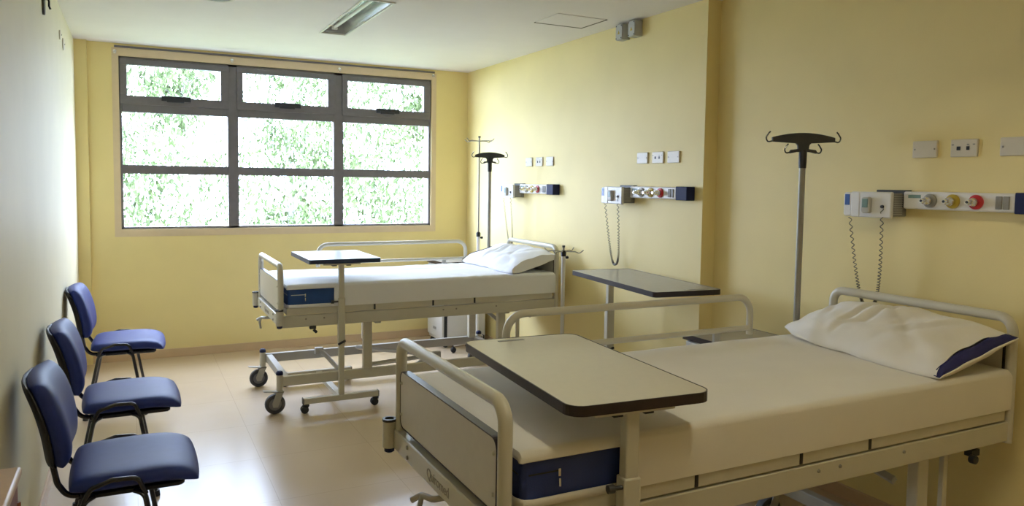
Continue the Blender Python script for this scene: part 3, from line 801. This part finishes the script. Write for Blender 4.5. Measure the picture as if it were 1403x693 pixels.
def overbed_table(loc, rotz, w, l, zt, topm, edgem, label, px=.0, corner=.04, side=-1, slot=False, pw=.026, bw=.255):
    """post stands at the short edge y = side*l/2; top spans x -w/2..w/2, y -l/2..l/2; origin under the top's centre"""
    t = thing('overbed_table', label, 'overbed table', (loc[0], loc[1], 0), rotz, 'overbed tables')
    th = .028
    tp = part('table_top', lambda b: prism(b, rrect(-w/2+.003, w/2-.003, -l/2+.003, l/2-.003, corner), zt-th+.001, zt, 'z'), topm, t, .0015)
    def eb(b):
        o_ = rrect(-w/2, w/2, -l/2, l/2, corner+.003); i_ = rrect(-w/2+.0035, w/2-.0035, -l/2+.0035, l/2-.0035, corner); n = len(o_)
        for k in range(n):
            k2 = (k+1) % n; v = [b.verts.new((*q, d)) for d in (zt-th, zt+.0008) for q in (o_[k], o_[k2], i_[k2], i_[k])]
            for f in ((0, 1, 5, 4), (2, 3, 7, 6), (0, 3, 2, 1), (4, 5, 6, 7)): b.faces.new([v[i] for i in f])
    part('edge_band', eb, edgem, tp, smooth=False)
    if slot: part('label_slot', lambda b: box(b, -w/2+(.12 if slot > 0 else .22), -w/2+(.22 if slot > 0 else .34), slot*(l/2-.047)-.008, slot*(l/2-.047)+.008, zt-.001, zt+.0012), M['vent'], tp, smooth=False)
    yp = side*(l/2-.045); d = -side
    part('top_bracket', lambda b: (box(b, px-.125, px+.125, yp-.03, yp+.03, zt-th-.012, zt-th), box(b, px-.035, px+.035, min(yp, yp+d*.42), max(yp, yp+d*.42), zt-th-.016, zt-th-.001)), M['cream'], t, .003)
    for s in (-1, 1): part('bracket_clip', lambda b: box(b, px+s*.048-.014, px+s*.048+.014, yp-.02, yp+.02, zt-th-.020, zt-th-.011), M['blackplastic'], t)
    part('inner_post', lambda b: box(b, px-pw*.78, px+pw*.78, yp-pw*.7, yp+pw*.7, .60, zt-th-.010), M['cream'], t, .004)
    part('outer_post', lambda b: (box(b, px-pw, px+pw, yp-pw*.9, yp+pw*.9, .44, .76), box(b, px-pw*.8, px+pw*.8, yp-pw*.75, yp+pw*.75, .098, .445)), M['cream'], t, .005)
    part('height_knob', lambda b: (cyl(b, (px-pw+.002, yp-.01, .735), (px-.062, yp-.01, .735), .006, 10), lathe(b, [(0, -.072), (.012, -.070), (.012, -.052), (0, -.05)], 'x', (px, yp-.01, .735), 14)), M['greyplastic'], t)
    part('lever', lambda b: tube(b, [(px+.02, yp-.030, .47), (px-.03, yp-.040, .45)], .008, 8), M['blackplastic'], t)
    bl = .72
    ya, yb = yp, yp+d*bl
    for y in (ya, yb):
        f = part('base_beam', lambda b: box(b, px-bw, px+bw, y-.022, y+.022, .062, .100), M['cream'], t, .003)
        for s in (-1, 1):
            part('beam_cap', lambda b: box(b, px+s*bw-.003, px+s*bw+.003, y-.0225, y+.0225, .061, .101), M['blackplastic'], f, smooth=False)
            twin_caster(t, px+s*(bw-.018), y)
    part('base_spine', lambda b: box(b, px-.022, px+.022, min(ya, yb), max(ya, yb), .064, .096), M['cream'], t, .003)
    return t
overbed_table((1.236, 2.010), math.radians(-4), .445, .85, .980, M['top'], M['edge'], 'large beige overbed table with dark edge, over the near bed', px=-.02, slot=True, corner=.045)
overbed_table((1.262, 5.265), math.radians(0), .480, .640, 1.022, M['topwhite'], M['edgeblue'], 'small white overbed table with blue edge, over the far bed', px=-.02, corner=.008, pw=.023)
overbed_table((2.700, 3.640), math.radians(-6), .425, 1.02, .982, M['topgrey'], M['edge'], 'grey topped overbed table with dark edge, by the wall between the beds', px=.05, side=1, corner=.02, bw=.20, slot=-1)

# ------------------------------------------------------------------ bedside cabinets
def cabinet(x0, x1, y0, y1, zt, label):
    t = thing('bedside_cabinet', label, 'bedside cabinet', ((x0+x1)/2, (y0+y1)/2, 0), 0, 'grey bedside cabinets')
    w, d = (x1-x0)/2, (y1-y0)/2
    boxpart('carcass', (-w+.02, w-.01, -d+.012, d-.012, .055, zt-.028), M['cab'], t, .003)
    tp = boxpart('cabinet_top', (-w+.002, w-.002, -d+.002, d-.002, zt-.026, zt), M['topgrey'], t, .0)
    def eb(b):
        for q in ((-w-.003, -w+.004, -d-.003, d+.003), (w-.004, w+.003, -d-.003, d+.003), (-w+.004, w-.004, -d-.003, -d+.004), (-w+.004, w-.004, d-.004, d+.003)): box(b, *q, zt-.028, zt+.0008)
    part('edge_band', eb, M['edge'], tp, smooth=False)
    dr = boxpart('drawer', (-w+.004, -w+.022, -d+.016, d-.016, zt-.20, zt-.036), M['cab'], t, .003)
    part('drawer_pull', lambda b: box(b, -w+.001, -w+.006, -.05, .05, zt-.075, zt-.055), M['blackplastic'], dr, .002)
    do = boxpart('door', (-w+.004, -w+.022, -d+.016, d-.016, .085, zt-.206), M['cab'], t, .003)
    part('door_pull', lambda b: box(b, -w+.001, -w+.006, -.04, .04, zt-.27, zt-.25), M['blackplastic'], do, .002)
    part('vent_plate', lambda b: box(b, -w+.0025, -w+.005, -.04, .04, .150, .175), M['vent'], do, smooth=False)
    part('corner_strip', lambda b: box(b, -w+.022, -w+.052, -d+.008, -d+.014, .075, zt-.03), M['blackplastic'], t, smooth=False)
    part('side_panel', lambda b: box(b, -w+.055, w-.012, -d+.007, -d+.013, .085, zt-.034), M['cab'], t, smooth=False)
    for sx in (-1, 1):
        for sy in (-1, 1):
            part('caster', lambda b: (lathe(b, [(0, -.012), (.022, -.012), (.027, -.006), (.027, .006), (.022, .012), (0, .012)], 'y', (sx*(w-.05), sy*(d-.045), .027), 18), cyl(b, (sx*(w-.05), sy*(d-.045), .045), (sx*(w-.05), sy*(d-.045), .078), .014, 12)), M['blackplastic'], t)
    return t
cabinet(2.595, 3.035, 2.72, 3.105, .762, 'grey bedside cabinet with dark edged top, beside the near bed')
cabinet(2.535, 2.985, 6.42, 6.83, .800, 'grey bedside cabinet in the far corner, behind the far bed')

# ------------------------------------------------------------------ IV poles
def hook_curve(s, x, z, r):
    """open hook hanging from x,z; s=+1 opens outward to the right"""
    return fillet([(x, 0, z), (x+s*r*1.5, 0, z-r*.4), (x+s*r*1.9, 0, z+r*.9), (x+s*r*1.1, 0, z+r*2.2), (x+s*r*.7, 0, z+r*2.6)], r*.8)
def iv_pole(x, y, rotz, label, k=1.0):
    t = thing('iv_pole', label, 'IV pole', (x, y, 0), rotz, 'bed mounted IV poles')
    tubepart('pole', [(0, 0, .622), (0, 0, 1.690)], .0150, M['steel'], t, 14)
    part('collar', lambda b: lathe(b, [(0, 1.635), (.017, 1.635), (.0185, 1.66), (.0185, 1.715), (.014, 1.722), (0, 1.722)], 'z', n=18), M['blackplastic'], t)
    part('stem', lambda b: cyl(b, (0, 0, 1.71), (0, 0, 1.76), .009, 12), M['greyplastic'], t)
    W_ = .150*k
    up = []; n = 14
    for i in range(n+1):
        u = -1+2*i/n; up.append((u*W_, 1.803-.022*u*u))
    out = up+[(W_, 1.760), (.036, 1.753), (.028, 1.744), (.026, 1.726), (.060*k, 1.722), (.066*k, 1.712), (.064*k, 1.704), (.030, 1.712), (-.030, 1.712), (-.064*k, 1.704), (-.066*k, 1.712), (-.060*k, 1.722), (-.026, 1.726), (-.028, 1.744), (-.036, 1.753), (-W_, 1.760)]
    part('hook_bar', lambda b: prism(b, out, -.008, .008, 'y'), M['greyplastic'], t, .003)
    for s in (-1, 1):
        tubepart('hook', hook_curve(s, s*(W_-.004), 1.764, .017), .0035, M['blackmetal'], t, 8)
        tubepart('hook', hook_curve(s, s*(.060*k), 1.711, .015), .0035, M['blackmetal'], t, 8)
    return t
B1 = (BED1[0]+BED1[2]-.150, BED1[1]+.5); B2 = (BED2[0]+BED2[2]-.150, BED2[1]+.5)
iv_pole(B1[0], B1[1], math.radians(-27), 'steel IV pole with charcoal hook bar at the head of the near bed')
iv_pole(B2[0], B2[1], math.radians(-27), 'steel IV pole with charcoal hook bar at the head of the far bed', .85)

def iv_stand(x, y, ztop, zouter, rotz, label, rb=.27, hook=.16):
    t = thing('iv_stand', label, 'IV stand', (x, y, 0), rotz, 'wheeled IV stands')
    tubepart('outer_tube', [(0, 0, .10), (0, 0, zouter)], .0145, M['whiteplastic'], t, 14)
    tubepart('inner_rod', [(0, 0, zouter-.05), (0, 0, ztop)], .0075 if hook > .13 else .008, M['steel'], t, 10)
    part('clamp', lambda b: (lathe(b, [(0, zouter-.02), (.019, zouter-.02), (.020, zouter+.012), (.012, zouter+.022), (0, zouter+.022)], 'z', n=16),), M['blackplastic'], t)
    part('clamp_knob', lambda b: (cyl(b, (0, 0, zouter-.03), (.034, 0, zouter-.03), .005, 8), lathe(b, [(0, .026), (.011, .027), (.011, .042), (0, .043)], 'x', (0, 0, zouter-.03), 14)), M['blackplastic'], t)
    part('rod_tip', lambda b: cyl(b, (0, 0, ztop-.005), (0, 0, ztop+.008), .011, 12), M['greyplastic'], t)
    for k in range(4):
        a = k*PI/2+.35; c, s = math.cos(a), math.sin(a)
        tubepart('hook', fillet([(0, 0, ztop-.035), (.6*hook*c, .6*hook*s, ztop-.032), (.8*hook*c, .8*hook*s, ztop-.042), (hook*c, hook*s, ztop-.018)], .02), .0038, M['steel'], t, 7)
    part('base_hub', lambda b: lathe(b, [(0, .075), (.035, .075), (.040, .095), (.030, .115), (.018, .15), (0, .15)], 'z', n=20), M['whiteplastic'], t)
    for k in range(5):
        a = k*2*PI/5+.2; c, s = math.cos(a), math.sin(a)
        lg = tubepart('base_leg', [(.02*c, .02*s, .098), (.6*rb*c, .6*rb*s, .085), (rb*c, rb*s, .070)], .014, M['whiteplastic'], t, 10)
        part('caster', lambda b: (lathe(b, [(0, -.013), (.021, -.013), (.026, -.006), (.026, .006), (.021, .013), (0, .013)], 'y', (rb*c, rb*s, .026), 16), cyl(b, (rb*c, rb*s, .03), (rb*c, rb*s, .072), .009, 10)), M['blackplastic'], lg)
    return t
iv_stand(2.775, 6.165, 1.945, 1.075, .1, 'tall slim IV stand with chrome hooks behind the far bed', rb=.215, hook=.17)
iv_stand(2.800, 4.705, 1.085, 1.035, .2, 'short IV stand with four hooks at the near side of the far bed', rb=.215, hook=.16)

# ------------------------------------------------------------------ wooden table corner at the left wall
t = thing('side_table', 'brown wooden side table cut off by the bottom left corner', 'side table', (-.327, 1.98, 0))
part('table_top', lambda b: box(b, -.068, .068, -.22, .22, .795, .822), M['woodtop'], t, .008)
part('apron', lambda b: (box(b, -.058, .058, -.205, -.187, .70, .796), box(b, -.058, .058, .187, .205, .70, .796), box(b, .046, .060, -.2, .2, .70, .796)), M['wood'], t, .002)
for sx in (-1, 1):
    for sy in (-1, 1): part('leg', lambda b: tube(b, [(sx*.045, sy*.19, 0), (sx*.045, sy*.19, .74)], .02, 4, radii=[.015, .022]), M['wood'], t)

# ------------------------------------------------------------------ light
w = bpy.data.worlds.new('sky'); sc.world = w; w.use_nodes = True
nt = w.node_tree; bg = nt.nodes['Background']
bg.inputs['Color'].default_value = (.74, .865, 1.20, 1); bg.inputs['Strength'].default_value = 25.0
L = bpy.data.lights.new('window_portal', 'AREA'); L.shape = 'RECTANGLE'; L.size = WX1-WX0; L.size_y = WZ1-WZ0
L.cycles.is_portal = True
lo = bpy.data.objects.new('window_portal', L); COL.objects.link(lo)
lo.location = ((WX0+WX1)/2, YB+.15, (WZ0+WZ1)/2); lo.rotation_euler = (-PI/2, 0, 0)

# ------------------------------------------------------------------ camera
def cam_rot(yaw, pit, rol):
    B = Matrix(((1, 0, 0), (0, 0, -1), (0, 1, 0)))
    return Matrix.Rotation(yaw, 3, 'Z') @ Matrix.Rotation(pit, 3, 'X') @ B @ Matrix.Rotation(rol, 3, 'Z')
cd = bpy.data.cameras.new('camera'); cd.sensor_width = 36; cd.sensor_fit = 'HORIZONTAL'; cd.lens = 1030.4/1403*36; cd.shift_y = -30.76/1403
cd.clip_start = .02
co = bpy.data.objects.new('camera', cd); COL.objects.link(co)
mw = cam_rot(-.4677, -.0645, .0141).to_4x4(); mw.translation = (0, 0, 1.55); co.matrix_world = mw
sc.camera = co

sc.view_settings.view_transform = 'Standard'; sc.view_settings.look = 'None'; sc.view_settings.gamma = 1; sc.view_settings.use_curve_mapping = False
sc.view_settings.exposure = 0.15
try:
    sc.cycles.max_bounces = 12; sc.cycles.diffuse_bounces = 8; sc.cycles.transparent_max_bounces = 16
    sc.cycles.use_denoising = True
except Exception: pass
